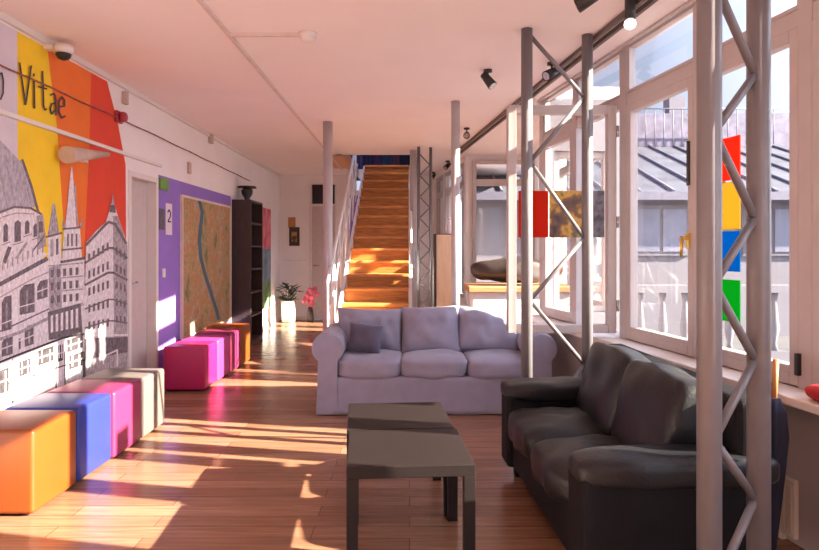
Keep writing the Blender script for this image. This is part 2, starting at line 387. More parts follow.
# bay beyond the sofa: return wall, side wall, far window facing us, then oblique glazed run
E = RW(S_END, 0, 0)
def seg_wall(name, p, q, th, opens, zs, winid, sill=.72, frame=M['frame'], low=M['wall'], tr=None):
    """wall from p to q (inner face), openings along it, each filled by a framed window"""
    p, q = Vector((*p,0)), Vector((*q,0)); t = (q-p).normalized(); n = Vector((t.y,-t.x,0)); Ln = (q-p).length
    fn0 = lambda s, o, z: p+t*s+n*o+Vector((0,0,z))
    m = MB(); m.box(0,Ln,0,th,0,zs[0],fn0,0); m.box(0,Ln,0,th,zs[1],H,fn0,0)
    ed = [0]+[x for a in opens for x in a]+[Ln]
    for k in range(0,len(ed),2): m.box(ed[k],ed[k+1],0,th,zs[0],zs[1],fn0,0)
    struct(m.build(name, [low]))
    for k, (a, b) in enumerate(opens):
        w = struct(empty('window_%d' % (winid+k), fn0((a+b)/2, .03, zs[0]))); inv = Vector(w.location)
        fn = lambda s, o, z: fn0(s, o, z)-inv
        m = MB(); sash_ring(m, a, b, 0, .07, zs[0], zs[1], .06, fn)
        if tr: m.box(a+.06,b-.06,0,.07,tr[0],tr[1],fn)
        m.build('window_frame', frame, w, .005)
        if tr:
            MB().box(a+.05,b-.05,.03,.036,zs[0]+.05,tr[0]+.01,fn).build('pane', M['glass'], w); MB().box(a+.05,b-.05,.03,.036,tr[1]-.01,zs[1]-.05,fn).build('fanlight_pane', M['glass'], w)
        else: MB().box(a+.05,b-.05,.03,.036,zs[0]+.05,zs[1]-.05,fn).build('pane', M['glass'], w)
seg_wall('wall_bay_return', (E.x+.02,E.y+.02), (2.02,E.y+.06), .12, [(.10,.66)], (.75,2.30), 7, low=M['housewall'])
seg_wall('wall_bay_side', (1.95,E.y+.2)[::1], (1.95,9.86), .12, [], (.75,2.7), 8) if False else None
def flip(*a, **k): return seg_wall(*a, **k)
# inner faces must look into the room: walls are laid with outward normal to the right of travel
flip('wall_bay_side', (2.02,E.y+.2), (1.98,9.8), .12, [(.25,1.15),(1.3,2.2)], (.75,2.70), 8, low=M['wall'], tr=(2.33,2.43))
flip('wall_bay_far', (.86,9.82), (1.98,9.82), -.12, [(.10,1.05)], (.80,2.72), 11, tr=(2.33,2.43)) 
flip('wall_far_right', (.86,9.82), (.50,12.35), .12, [(.12,.82),(.94,1.66),(1.78,2.46)], (.60,2.72), 12, tr=(2.33,2.43))
# stairwell above the ceiling
m = MB()
m.box(HX0-.1,HX0,HY0-.1,13.4,H,4.6); m.box(HX1,HX1+.1,HY0-.1,13.4,H,4.6); m.box(HX0,HX1,13.2,13.4,H,4.6); m.box(HX0-.1,HX1+.1,HY0-.1,HY0,H+.14,4.6)
m.box(HX0-.1,HX1+.1,HY0-.1,13.4,4.6,4.7)
struct(m.build('wall_stairwell', M['upper']))
struct(MB().box(HX0,HX0+.02,HY0,HY1,H-.0,H+.14).box(HX0,HX1,HY0,HY0+.02,H,H+.14).build('trim_5', M['oak']))
struct(MB().box(-1.32,HX0,HY0+.02,11.3,H-.012,H-.0005).build('trim_6', M['oak']))

# ------------------------------------------------------------------ mural on the left wall
def mural():
    m = MB(); m.keep = False
    lay = [0]
    def poly(pts, mi):
        lay[0] += 1
        off = .0015+lay[0]*.00004
        vs = [LW(x, y, off) for x, y in pts]
        b = [m.bm.verts.new(v) for v in vs]
        f = m.bm.faces.new(b); f.material_index = mi
    def stroke(pts, w, mi):
        for (x0,y0),(x1,y1) in zip(pts, pts[1:]):
            L = math.hypot(x1-x0, y1-y0) or 1; nx, ny = -(y1-y0)/L*w/2, (x1-x0)/L*w/2
            ex, ey = (x1-x0)/L*w*.3, (y1-y0)/L*w*.3
            poly([(x0+nx-ex,y0+ny-ey),(x1+nx+ex,y1+ny+ey),(x1-nx+ex,y1-ny+ey),(x0-nx-ex,y0-ny-ey)], mi)
    Lv,Y_,O,R,G1,G2,G3,G4,G0,INK,G5 = range(11)
    top = lambda x: 250-.557*(CX-x)
    bot = 418
    poly([(-140,top(-140)),(17,top(17)),(20,bot+30),(-140,560)], Lv)
    poly([(17,top(17)),(47,top(47)),(57,130),(65,250),(66,330),(18,330)], Y_)
    poly([(47,top(47)),(91,top(91)),(89,150),(84,250),(84,330),(66,330),(65,250),(57,130)], O)
    poly([(91,top(91)),(107,top(107)),(118,125),(125.5,165),(126.5,330),(84,330),(84,250),(89,150)], R)
    # etched skyline: dome, drum, terrace and long curved facade
    poly([(-60,150),(-30,120),(-8,132),(12,153),(24,165),(31,186),(37,206),(-60,235)], G4)
    for k in range(6): stroke([(-20+k*8,146+k*3),(-8+k*8.0,214-k*1.2)], 1.2, G2)
    stroke([(22,160),(31,186),(38,212),(44,234)], 2.6, G3)
    poly([(-60,228),(0,214),(14,208),(30,209),(40,214),(45,262),(48,272),(-60,330)], G1)
    stroke([(-30,226),(0,212),(14,207),(30,208),(41,214)], 2.2, G3)
    stroke([(-20,232),(2,217),(16,213),(34,214)], 1.2, G2)
    for x, y, w, h in ((3,224,4.5,17),(14,221,6.5,20),(24.5,221,4.5,12),(33,224,4,12)):
        poly([(x,y+2),(x+w*.5,y-1),(x+w,y+1.5),(x+w,y+h),(x,y+h+1.5)], G3); stroke([(x-1.5,y+h+4),(x+w+2,y+h+1)], 1.2, G2)
    poly([(36,216),(43,214),(46,246),(37,250)], G2); poly([(38,222),(42,221),(43,232),(39,233)], G3)
    stroke([(4,262),(9,248)], 4, G3); stroke([(16,258),(26,243)], 2.5, G2); stroke([(33,250),(44,236)], 1.6, G3)
    for k in range(9): stroke([(2+k*5,270-k*2.2),(2.5+k*5,262-k*2.2)], 1.4, G2)
    # pinnacle
    poly([(52,204),(54.5,204),(59,234),(47,236)], G2); poly([(47,236),(60,233),(61,262),(48,266)], G1); stroke([(46,237),(61,233)], 2, G3)
    poly([(50,240),(53,239),(53,256),(50,257)], G2); poly([(55.5,239),(58,238),(58,254),(55.5,255)], G3)
    # long facade
    poly([(-60,316),(0,278),(47,259),(84,258),(85,372),(60,392),(16,404),(-60,430)], G1)
    stroke([(-50,312),(0,284),(46,259)], 4.2, G3); stroke([(-40,322),(0,297),(30,280),(48,272)], 1.3, G2)
    stroke([(-30,300),(0,276),(46,254)], 2.2, G1)
    for x0, y0, x1, y1 in ((-14,304,-4,340),(1,297,11,332),(19,285,34,315),(36.5,281,47,300),(24,326,33,347),(1,337,12,357),(13,340,20,352)):
        poly([(x0,y0+6),(x0+(x1-x0)*.3,y0),(x1,y0-2),(x1,y1-3),(x0,y1)], G3)
        stroke([((x0+x1)/2,y0+6),((x0+x1)/2,y1-4)], 1.8, G2); stroke([(x0,y1-8),(x1,y1-12)], 1.2, G1)
    poly([(12,300),(17,298),(18,350),(13,352)], G0); poly([(48,268),(60,264),(62,332),(49,336)], G2)
    stroke([(-20,346),(20,332),(48,318),(82,304)], 3, G2); stroke([(-20,340),(20,322),(48,309)], 1.4, G3)
    poly([(47,312),(80,303),(82,335),(48,340)], G3)
    for k in range(6): poly([(50+k*5,316-k*1.4),(52.5+k*5,315-k*1.4),(52.5+k*5,332-k),(50+k*5,333-k)], G1)
    for r in range(3):
        for k in range(5):
            x = 50+k*6.2; y = 270+r*13-k*.6; poly([(x,y),(x+3,y-.5),(x+3,y+7),(x,y+7.5)], G3)
        stroke([(48,266+r*13),(82,263+r*13)], 1.4, G2)
    # shop level
    poly([(-60,385),(0,363),(14,356),(62,338),(83,336),(84,374),(62,390),(16,404),(-60,432)], G1)
    stroke([(-20,370),(14,356),(62,338),(84,334)], 2, G5); stroke([(-20,392),(16,381),(62,366),(84,360)], 1.3, G5)
    for x0, y0, x1, y1 in ((18,362,30,377),(37,351,53,366),(-6,372,8,396),(66,340,82,353),(68,356,82,370),(57,346,62,362),(10,360,13,404)):
        poly([(x0,y0),(x1,y0-(x1-x0)*.35),(x1,y1-(x1-x0)*.35),(x0,y1)], G5)
        for k in range(1,4):
            xx = x0+(x1-x0)*k/4; stroke([(xx,y0-1),(xx,y1-4)], 1.0, G1 if k % 2 else G5)
        stroke([(x0,(y0+y1)/2),(x1,(y0+y1)/2-(x1-x0)*.35)], 1.1, G1)
    for x in (33,55,64,83): stroke([(x,352),(x,392)], 1.2, G5)
    # spire
    poly([(70,167),(71,167),(77,230),(64,230)], G1); stroke([(73.5,185),(76.5,229)], 2, G2)
    poly([(63,228),(79,227),(81,262),(61,264)], G1)
    for x in (66,70,74.5): poly([(x,234),(x+1.8,233.5),(x+1.8,246),(x,246.5)], G3)
    stroke([(61,250),(81,248)], 1.8, G3); stroke([(62,229),(79,227.5)], 1.8, G3); stroke([(60,262),(84,258)], 2.6, G3)
    poly([(61,226),(63,218),(64.5,228)], G2); poly([(79,226),(80.5,218),(82,228)], G2)
    # corner palace at the right
    poly([(85,243),(95,231),(105,222),(108,212),(110,204),(113.5,204),(116,213),(124,237),(126.5,246),(126.5,337),(83,337)], G1)
    poly([(110.5,205),(111.5,195),(112.5,195),(113.5,205)], G2); poly([(108.5,212),(109.5,205),(114,205),(115,213)], G3)
    poly([(112,216),(117,216),(126.5,246),(126.5,337),(113,337)], G2)
    stroke([(85,245),(105,224),(108,222)], 2.6, G3); stroke([(108,222),(114,224),(125,243)], 2.6, G3)
    for y in (257,279,303,322):
        stroke([(84,y+6),(107,y-9+(y-257)*.12),(112,y-9+(y-257)*.12),(126,y+1)], 2.2 if y < 300 else 1.5, G3)
    for r in range(5):
        for k in range(5):
            x = 87+k*4.6; y = 254+r*17-k*(2.7-r*.5); poly([(x,y),(x+2.2,y-1),(x+2.2,y+7),(x,y+8)], G3)
        for k in range(3):
            x = 114.5+k*4; y = 247+r*17+k*(2.6-r*.5); poly([(x,y),(x+2,y+.8),(x+2,y+8),(x,y+7)], G3)
    stroke([(84,335.5),(126.5,335)], 1.8, G0)  # bright sunlit line painted into the mural colour
    poly([(84,338),(126.5,337),(126.5,420),(84,420)], G3); poly([(84,360),(126.5,352),(126.5,420),(84,420)], G2)  # dark box is shade cast on the wall, painted in mural greys
    stroke([(101,357),(116,350),(116,366)], 1.6, G1); stroke([(102,356),(102,364)], 1.6, G1)
    # lettering
    wv = 1.7
    for st in ([(0,73),(1.6,80),(1.4,93),(-1,99),(-6,99),(-9,88),(-7,76),(0,73)], [(18,63),(24,104.5),(29.6,66)], [(32.4,81),(33,108)], [(32.2,74),(32.3,76)],
               [(41,71.5),(42,106),(43.5,110),(45,109)], [(36.5,86.5),(45,89)], [(49,95),(52.5,93.5),(54,96),(54.5,115)], [(54,103),(50,104),(48.8,109),(50,114),(54,110)],
               [(57.4,107),(63,106),(63,100),(60.2,97),(57.6,101),(57.4,112),(60,118),(63.6,116)]):
        stroke(st, wv, INK)
    m.keep = True
    o = m.build('wall_mural', [M[k] for k in ('mL','mY','mO','mR','g1','g2','g3','g4','g0','ink','g5')])
    return o
tag(mural(), 'large painted wall mural of etched city buildings under yellow, orange and red bands', 'mural')

# fittings on the left wall
MB().box(WX,WX+.03,2.2,6.4,2.175,2.205).build('cable_duct', M['trim'], bevel=.004); tag(bpy.data.objects['cable_duct'], 'straight white cable duct running across the mural below the lettering', 'cable duct')
m = MB(); pts = []
for k in range(40):
    y = 2.2+k*.2; pts.append((WX+.014, y, 2.475+.003*math.sin(k*1.3)-.012*max(0,(y-6))))
m.path(pts, .0065, 8); tag(m.build('alarm_cable', M['cable']), 'thin red-brown cable strung along the left wall through the lettering', 'cable')
a = LW(117,117); o = empty('alarm_sounder', (WX,a.y,a.z)); tag(o, 'small dark red alarm box on the cable at the mural edge', 'alarm')
MB().box(.0,.03,-.05,.05,-.05,.05).build('back_box', M['alarm'], o, .006)
MB().lathe([(.045,0),(.045,.03),(.035,.05),(.01,.055)], fn=lambda x,y,z: (z+.03,x,y)).build('sounder_dome', M['alarm'], o)
a = LW(46,43); o = empty('security_camera', (WX+.12,a.y,2.755)); tag(o, 'white dome security camera under the ceiling above the mural', 'camera')
MB().lathe([(.065,.0),(.065,-.025),(.058,-.055)]).box(-.12,0,-.03,.03,-.03,0).build('mount', M['trim'], o)
MB().lathe([(.05,-.055),(.048,-.07),(.036,-.09),(.012,-.10),(.002,-.102)]).build('lens_dome', M['black'], o)
def prop_box(name, px, py, w, h, d, mt, label, cat, group=None):
    a = LW(px, py); o = MB().box(WX,WX+d,a.y-w/2,a.y+w/2,a.z-h/2,a.z+h/2).build(name, mt, bevel=.006); return tag(o, label, cat, group)
prop_box('motion_sensor', 123, 98, .06, .11, .04, M['taupe2'], 'small grey sensor box high on the wall right of the red mural band', 'sensor')
prop_box('junction_box', 209, 139, .09, .11, .05, M['taupe2'], 'small grey box under the ceiling halfway along the left wall', 'junction box')
prop_box('wall_socket', 188, 168, .07, .13, .03, M['taupe2'], 'small pale box on white wall above the city map', 'socket')
# pale tapered wall lamp lying along the mural
o = empty('wall_lamp', (WX,4.50,2.02)); tag(o, 'pale cone-shaped wall lamp on the orange band of the mural', 'lamp')
MB().tube((.09,0,0),(.07,.66,.10),.062,.018,24).build('lamp_shade', M['taupe2'], o)
MB().box(0,.03,.3,.42,.0,.09).tube((.02,.36,.05),(.1,.36,.05),.015).build('bracket', M['trim'], o)
# things on the purple wall
a = LW(157.5,174); b = LW(166.5,191); o = MB().box(WX+.002,WX+.025,a.y+.02,b.y,b.z,a.z-.03).build('exit_sign', M['green'], bevel=.004); tag(o, 'small green sign plate at the top of the purple wall beside the door', 'sign')
a = LW(157.5,208); b = LW(164,230); tag(MB().box(WX,WX+.008,a.y+.03,b.y,b.z,a.z).build('notice', M['greypaper']), 'dark grey notice sheet on purple wall next to the door frame', 'notice')
a = LW(165.5,203); b = LW(171.5,235); o = empty('notice', (WX,a.y,b.z)); tag(o, 'pale paper notice with a large numeral on the purple wall', 'notice')
w_, h_ = b.y-a.y, a.z-b.z
MB().box(0,.006,0,w_,0,h_).build('sheet', M['paper'], o)
m = MB(); cw = .010
for p, q in (((.25,.72),(.45,.80)),((.45,.80),(.70,.72)),((.70,.72),(.68,.60)),((.68,.60),(.28,.42)),((.28,.42),(.75,.42))):
    m.tube((.006,p[0]*w_,p[1]*h_),(.006,q[0]*w_,q[1]*h_),.008,n=6)
m.build('numeral', M['ink'], o)
prop_box('light_switch', 163, 273, .07, .09, .015, M['trim'], 'white light switch on the purple wall', 'switch')
a = LW(180.5,197); ye = LW(228,200).y
o = empty('city_map', (WX+.003,a.y,.40)); tag(o, 'large framed city map with a blue river on the purple wall', 'map')
mw, mh = ye-a.y, a.z-.40
MB().box(0,.02,0,mw,0,mh).build('map_sheet', M['map'], o)
m = MB(); rp = [(.30,1.0),(.36,.92),(.33,.82),(.30,.70),(.33,.56),(.42,.42),(.55,.26),(.68,.10),(.72,.03)]
for (u0,v0),(u1,v1) in zip(rp, rp[1:]):
    m.faces([(.0215,u0*mw-.06,v0*mh),(.0215,u1*mw-.06,v1*mh),(.0215,u1*mw+.065,v1*mh),(.0215,u0*mw+.065,v0*mh)], [(0,3,2,1)])
m.keep = True; m.build('river', M['river'], o)
m = MB(); fw = .025
m.box(0,.03,-fw,0,-fw,mh+fw).box(0,.03,mw,mw+fw,-fw,mh+fw).box(0,.03,0,mw,-fw,0).box(0,.03,0,mw,mh,mh+fw); m.build('frame', M['pot'], o)
# bookcase
o = empty('bookcase', (WX+.005,8.98,0)); tag(o, 'tall black-brown bookcase against the left wall beside the map', 'bookcase')
bw, bd, bh = .72, .27, 2.06
MB().box(0,bd,0,.03,0,bh).box(0,bd,bw-.03,bw,0,bh).box(0,bd,.03,bw-.03,bh-.03,bh).box(0,bd,.03,bw-.03,.0,.07).build('carcass', M['shelf'], o, .003)
MB().box(0,.01,.03,bw-.03,.07,bh-.03).build('back_panel', M['shelf'], o)
for k in range(5):
    MB().box(.01,bd-.005,.03,bw-.03,.40+k*.33,.425+k*.33).build('shelf', M['shelf'], o)
o = empty('small_urn', (WX+.14,9.3,2.06)); tag(o, 'small dark urn standing on top of the tall bookcase', 'urn')
MB().lathe([(.05,0),(.055,.01),(.035,.03),(.075,.10),(.085,.15),(.06,.19)]).build('urn_body', M['leatherbrown'], o)
MB().lathe([(.13,.19),(.135,.20),(.13,.215),(.01,.225)]).build('lid', M['leatherbrown'], o)
# tall painting
o = empty('canvas_painting', (WX+.0004,9.9,.35)); tag(o, 'tall abstract canvas in pink, blue and green past the bookcase', 'painting')
hh = [0,.42,1.0,1.62]; 
for nm, z0, z1, mt in (('green_band',0,.45,'artG'),('blue_band',.45,1.02,'artB'),('pink_band',1.02,1.72,'artP')):
    MB().box(0,.03,0,1.5,z0,z1).build(nm, M[mt], o)
# far wall things
tag(MB().box(-2.34,-2.20,BY-.02,BY,1.78,1.98).build('plaque', M['wood'], bevel=.004), 'small brown plaque on the far wall, upper of the two', 'plaque')
o = empty('framed_picture', (-2.22,BY,1.43)); tag(o, 'small dark framed picture below the plaque on the far wall', 'picture')
MB().box(-.10,.10,-.025,0,0,.36).build('frame', M['shelf'], o, .004); MB().box(-.05,.05,-.028,-.024,.07,.27).build('print', M['poster'], o)
tag(MB().box(-2.42,-1.98,BY-.05,BY,1.14,1.165).build('wall_ledge', M['trim']), 'narrow white ledge on the far wall under the picture', 'shelf')
# potted plant + flowers
o = empty('potted_plant', (-2.26,11.95,0)); tag(o, 'dark leafy plant in a cream pot in the far left corner', 'plant')
MB().lathe([(.10,0),(.12,.02),(.135,.40),(.125,.40),(.115,.36)]).build('pot', M['pot'], o)
m = MB()
for k in range(46):
    t = random.uniform(0,6.28); rr = random.uniform(.05,.26); z = .42+random.uniform(0,.30); c = Vector((rr*math.cos(t)*.8, rr*math.sin(t)*.8, z))
    ax = Vector((math.cos(t),math.sin(t),random.uniform(-.3,.8))).normalized(); sd = ax.cross(Vector((0,0,1))).normalized()
    l, w = .11, .04
    m.faces([c-ax*l, c+sd*w, c+ax*l, c-sd*w, c+Vector((0,0,.012)), c-Vector((0,0,.012))], [(0,1,4),(1,2,4),(2,3,4),(3,0,4),(1,0,5),(2,1,5),(3,2,5),(0,3,5)])
for k in range(9):
    t = k*.7; m.tube((0,0,.34),(.16*math.cos(t),.16*math.sin(t),.58),.006,n=6)
m.build('foliage', M['leaf'], o)
o = empty('flower_bunch', (-1.86,12.0,0)); tag(o, 'bunch of pink flowers in a dark vase beside the cream pot', 'flowers')
MB().lathe([(.05,0),(.07,.05),(.055,.2),(.04,.28)]).build('vase', M['shelf'], o)
m = MB()
for k in range(14):
    t = k*2.4; r = .02+.009*k; m.cushion((r*math.cos(t),r*math.sin(t),.36+.02*(k%5)+.10*(k%3)), (.09,.09,.08), p=2.2, n=3, seed=k)
    m.tube((0,0,.26),(r*math.cos(t),r*math.sin(t),.36),.004,n=5)
m.build('blossoms', M['flower'], o)

# ------------------------------------------------------------------ ceiling fittings
tag(MB().box(-1.225,-1.195,.5,11.5,H-.018,H).build('ceiling_conduit', M['conduit'], bevel=.004), 'long white conduit running along the ceiling towards the stairs', 'conduit')
o = empty('smoke_detector', (-.68,4.28,H)); tag(o, 'round smoke detector on the ceiling at the end of a short conduit', 'smoke detector')
MB().lathe([(.06,0),(.06,-.025),(.045,-.03),(.045,-.05),(.02,-.055)]).build('detector_head', M['trim'], o)
MB().box(-.52,-.05,-.015,.015,-.022,0).build('supply_conduit', M['conduit'], o)
# light track and spots
TX = lambda y: 1.36-.112*(y-3.7)
m = MB()
for off in (-.035,.035):
    vs = []; p = Vector((TX(1.2)+off,1.2,0)); q = Vector((TX(9.6)+off,9.6,0)); t = (q-p).normalized(); n = Vector((t.y,-t.x,0))
    fn = lambda s,o_,z: p+t*s+n*o_+Vector((0,0,z))
    m.box(0,(q-p).length,-.012,.012,H-.032,H-.002,fn)
tag(m.build('light_track', M['track']), 'dark twin light rail along the ceiling edge by the windows', 'light track')
def spot(x, y, aim, label, r=.04, drop=.07):
    o = empty('spotlight', (x,y,H)); tag(o, label, 'spotlight', 'black spotlights on the ceiling')
    MB().lathe([(.035,0),(.035,-.02),(.008,-.022),(.008,-drop)]).build('stem', M['black'], o)
    a = Vector(aim).normalized(); c = Vector((0,0,-drop-.01))
    MB().tube(c-a*.06,c+a*.07,r*.75,r,18).build('lamp_head', M['black'], o)
    MB().tube(c+a*.066,c+a*.073,r*.8,r*.8,18).build('lens', M['chrome'], o)
spot(.63,5.15,(.5,-.3,-.75),'black spotlight alone on the ceiling left of the front truss top')
spot(TX(4.95)-.12,4.95,(-.6,-.4,-.4),'black spotlight on the track just behind the near tall truss tube')
spot(.68,7.6,(-.1,-.8,-.3),'black spotlight on ceiling beside the column behind the pale sofa')
spot(.98,3.50,(-.6,.3,-.3),'black spotlight nearest the camera at the top of the picture')
spot(.62,10.4,(-.5,-.5,-.5),'small black spotlight far along the windows, right of the stair truss')
spot(.44,11.9,(-.4,-.6,-.5),'farthest small black spotlight near the end of window row')
o = empty('ceiling_lamp', (1.275,3.70,H)); tag(o, 'black cylinder ceiling lamp with a white bulb by the windows', 'lamp')
MB().tube((0,0,0),(0,0,-.115),.030).build('lamp_holder', M['black'], o)
MB().lathe([(.016,-.115),(.03,-.125),(.036,-.145),(.028,-.165),(.008,-.176)]).build('bulb', M['bulb'], o)

# ------------------------------------------------------------------ columns and trusses
def truss(name, A, B, zl, zr, label, r=.038, rd=.0145, z1=H, swap=False):
    A, B = Vector((*A,0)), Vector((*B,0)); o = empty(name, A); tag(o, label, 'truss column')
    d = B-A; u = d.normalized()
    for q in (Vector(), d):
        t = MB().tube(q, q+Vector((0,0,z1)), r, n=24).build('upright', M['steel'], o)
        MB().lathe([(r+.03,0),(r+.03,.008),(r+.002,.01)], c=q).build('foot_plate', M['steel'], o)
    m_ = []
    pts = sorted([(z,0) for z in zl]+[(z,1) for z in zr])
    for (za,a),(zb,b) in zip(pts, pts[1:]):
        if a == b: continue
        pa = (d-u*r*.6 if a else u*r*.6)+Vector((0,0,za)); pb = (d-u*r*.6 if b else u*r*.6)+Vector((0,0,zb))
        MB().tube(pa, pb, rd, n=10).build('diagonal', M['steel'], o)
    return o
truss('truss_column', (.96,2.05), (1.20,2.20), (.25,.74,1.24,1.73,2.22,2.70), (.02,.5,.975,1.46,1.95,2.46), 'tall grey steel truss standing at the near end of the black sofa')
truss('truss_column', (.77,4.20), (1.20,4.32), (2.76,1.93,1.02,.1), (2.38,1.43,.58), 'grey steel truss between the open casement and the black sofa', r=.037)
truss('truss_column', (.13,9.0), (.30,9.05), [2.7-.3*k for k in range(9)], [2.55-.3*k for k in range(9)], 'slender grey steel truss just right of the staircase, far back', r=.022, rd=.010)
def column(x, y, r, label):
    o = empty('steel_column', (x,y,0)); tag(o, label, 'column')
    MB().tube((0,0,0),(0,0,H),r,n=24).build('shaft', M['column'], o); MB().lathe([(r+.04,0),(r+.04,.012),(r+.002,.014)]).build('foot_plate', M['steel'], o)
    return o
column(-.925,7.25,.055,'round steel column left of the staircase behind the pale sofa')
column(.45,6.25,.042,'round steel column behind the middle of the pale sofa')
column(.055,9.3,.05,'round steel column hugging the right side of the staircase')

# ------------------------------------------------------------------ staircase
o = empty('staircase', (0,6.95,0)); tag(o, 'straight orange oak staircase with steel railing climbing to the upper floor', 'staircase')
NS, X0, X1 = 17, -.83, -.01
rise, run = 2.92/NS, 5.2/NS
for k in range(NS):
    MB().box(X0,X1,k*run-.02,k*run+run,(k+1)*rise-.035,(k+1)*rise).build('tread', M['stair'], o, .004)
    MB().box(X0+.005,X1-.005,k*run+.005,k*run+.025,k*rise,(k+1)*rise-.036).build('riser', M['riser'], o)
for x in (X0-.045, X1+.005):
    m = MB(); m.faces([(x,0,0),(x+.04,0,0),(x+.04,.5,0),(x,.5,0),(x,0,.2),(x+.04,0,.2),(x+.04,NS*run,NS*rise+.03),(x,NS*run,NS*rise+.03),(x+.04,NS*run,NS*rise-.3),(x,NS*run,NS*rise-.3)],
        [(0,1,5,4),(4,5,6,7),(1,2,8,6,5),(0,4,7,9,3),(2,3,9,8),(7,6,8,9),(0,3,2,1)])
    m.build('stringer', M['whitesteel'], o, .003)
xr = X0-.06
def sp(k, h): return Vector((xr, k*run, (k+.6)*rise+h))
KM = 13
m = MB(); m.tube(sp(0,.9), sp(KM,.9), .022); m.build('handrail', M['whitesteel'], o)
m = MB(); m.tube(sp(0,.48), sp(KM,.48), .012); m.build('mid_rail', M['whitesteel'], o)
for k in range(0, KM+1, 2):
    MB().tube(sp(k,-.02), sp(k,.9), .013, n=10).build('baluster', M['whitesteel'], o)
    if k+2 <= KM: MB().tube(sp(k,.06), sp(k+2,.86), .009, n=8).build('brace', M['whitesteel'], o)
xr = X1+.03
MB().tube(sp(3,.5), sp(KM,.5), .016).build('handrail', M['whitesteel'], o)
MB().box(X0-.06,X1+.02,.93,.98,.52,.585).build('crossbar', M['whitesteel'], o, .004)
# coats/curtain upstairs
cc = [(.035,.04,.11),(.08,.045,.13),(.04,.07,.14),(.12,.05,.08),(.03,.03,.06)]
for k in range(5):
    m = MB(); x0 = -.95+k*.19
    m.prism([(x0+.19*i/8, 0) for i in range(1)]+[(0,0)], 0, 1) if False else None
    n = 8; vs = []
    for i in range(n+1):
        x = x0+.19*i/n; y = 13.12+.03*math.sin(i*2.1+k); vs += [(x,y,2.95),(x,y,3.9)]
    vs2 = [(x,y+.03,z) for x,y,z in vs]
    fs = [(2*i,2*i+2,2*i+3,2*i+1) for i in range(n)]; L_ = len(vs)
    fs += [(L_+2*i,L_+2*i+1,L_+2*i+3,L_+2*i+2) for i in range(n)]+[(0,1,L_+1,L_),(2*n,L_+2*n,L_+2*n+1,2*n+1)]+[(2*i,L_+2*i,L_+2*i+2,2*i+2) for i in range(n)]+[(2*i+1,2*i+3,L_+2*i+3,L_+2*i+1) for i in range(n)]
    m.faces(vs+vs2, fs, smooth=False)
    nm = ('navy','purple','deep blue','plum','black')[k]
    tag(m.build('curtain_panel', mat(nm.replace(' ','_')+'_curtain', cc[k], .9)), '%s curtain panel hanging at the top of the stairs, %s from the left' % (nm, ('first','second','third','fourth','fifth')[k]), 'curtain', 'curtain panels upstairs')

# ------------------------------------------------------------------ pale sofa
sx, sy = .205, 5.22
so = empty('slipcover_sofa', (sx,sy,0)); tag(so, 'pale lavender slipcovered three-seat sofa with rolled arms facing the camera', 'sofa')
W2 = 1.0
def skirt():
    m = MB(); rows = 8; n = 160; hx, y0, y1 = .90, .02, .80; per = []
    for k in range(n):
        t = k/n*4; s = int(t); f = t-s
        p = [(-hx+2*hx*f,y0),(hx,y0+(y1-y0)*f),(hx-2*hx*f,y1),(-hx,y1-(y1-y0)*f)][s]; nn = [(0,-1),(1,0),(0,1),(-1,0)][s]; per.append((p,nn))
    vs = []
    for r in range(rows+1):
        z = .008+.30*r/rows; a = (1-r/rows)
        for k, (p,nn) in enumerate(per):
            wv = (.012*math.sin(k*.55)+.014*noise.noise(Vector((k*.17,r*.2,1))))*a+.016*a
            vs.append((p[0]+nn[0]*wv, p[1]+nn[1]*wv, z))
    fs = [(r*n+k, r*n+(k+1)%n, (r+1)*n+(k+1)%n, (r+1)*n+k) for r in range(rows) for k in range(n)]
    b = m.faces(vs, fs, smooth=True); m.bm.faces.new(b[rows*n:]); m.bm.faces.new(b[:n][::-1])
    return m
skirt().build('skirt', M['lav'], so)
MB().cushion((0,.70,.52), (1.76,.26,.46), p=7, puff=.05, wr=.01).build('backrest', M['lav'], so)
for sgn in (-1,1):
    m = MB(); prof = [(-.095,.008),(-.085,.2),(-.08,.44)]
    for k in range(17):
        t = math.radians(228-k*276/16); prof.append((.0+.132*math.cos(t), .545+.128*math.sin(t)))
    prof += [(.08,.44),(.085,.2),(.095,.008)]
    nr = 7; n = len(prof); ys = [0,.012,.05,.25,.5,.75,.80]; sc = [.94,.99,1,1,1,1,.97]; vs = []
    for y, s in zip(ys, sc):
        for i, (x, z) in enumerate(prof):
            w = .006*noise.noise(Vector((x*9, y*7, z*9+sgn)))
            cx_, cz_ = 0, .45
            vs.append((sgn*.875+x*s+w, y, .008 if z < .02 else (z-cz_)*s+cz_+w))
    fs = [(r*n+k, r*n+(k+1)%n, (r+1)*n+(k+1)%n, (r+1)*n+k) for r in range(nr-1) for k in range(n)]
    b = m.faces(vs, fs, smooth=True); m.bm.faces.new(b[:n]); m.bm.faces.new(b[(nr-1)*n:][::-1])
    m.build('arm', M['lav'], so)
for k in range(3):
    MB().cushion((-.545+.545*k,.30,.375), (.555,.62,.17), p=5.5, puff=.25, wr=.020, seed=k+1, n=11).build('seat_cushion', M['lav'], so)
for k, (x, w, h, rz, ry) in enumerate(((-.56,.60,.40,.05,.03),(-.02,.54,.44,-.10,-.05),(.50,.58,.42,-.03,.05))):
    R = RZ(rz)@RX(math.radians(-17))@RY(ry)
    MB().pillow((x,.50,.635), w, h, .24, R, seed=k+2, wr=.034).build('back_cushion', M['lav'], so)
o = MB().pillow((0,0,0), .29, .25, .13, RX(math.radians(-20))@RY(.12), seed=9).build('throw_pillow', M['lav2']); o.location = (sx-.585, sy+.235, .60)
tag(o, 'small dark lavender pillow in the left corner of the pale sofa', 'pillow')

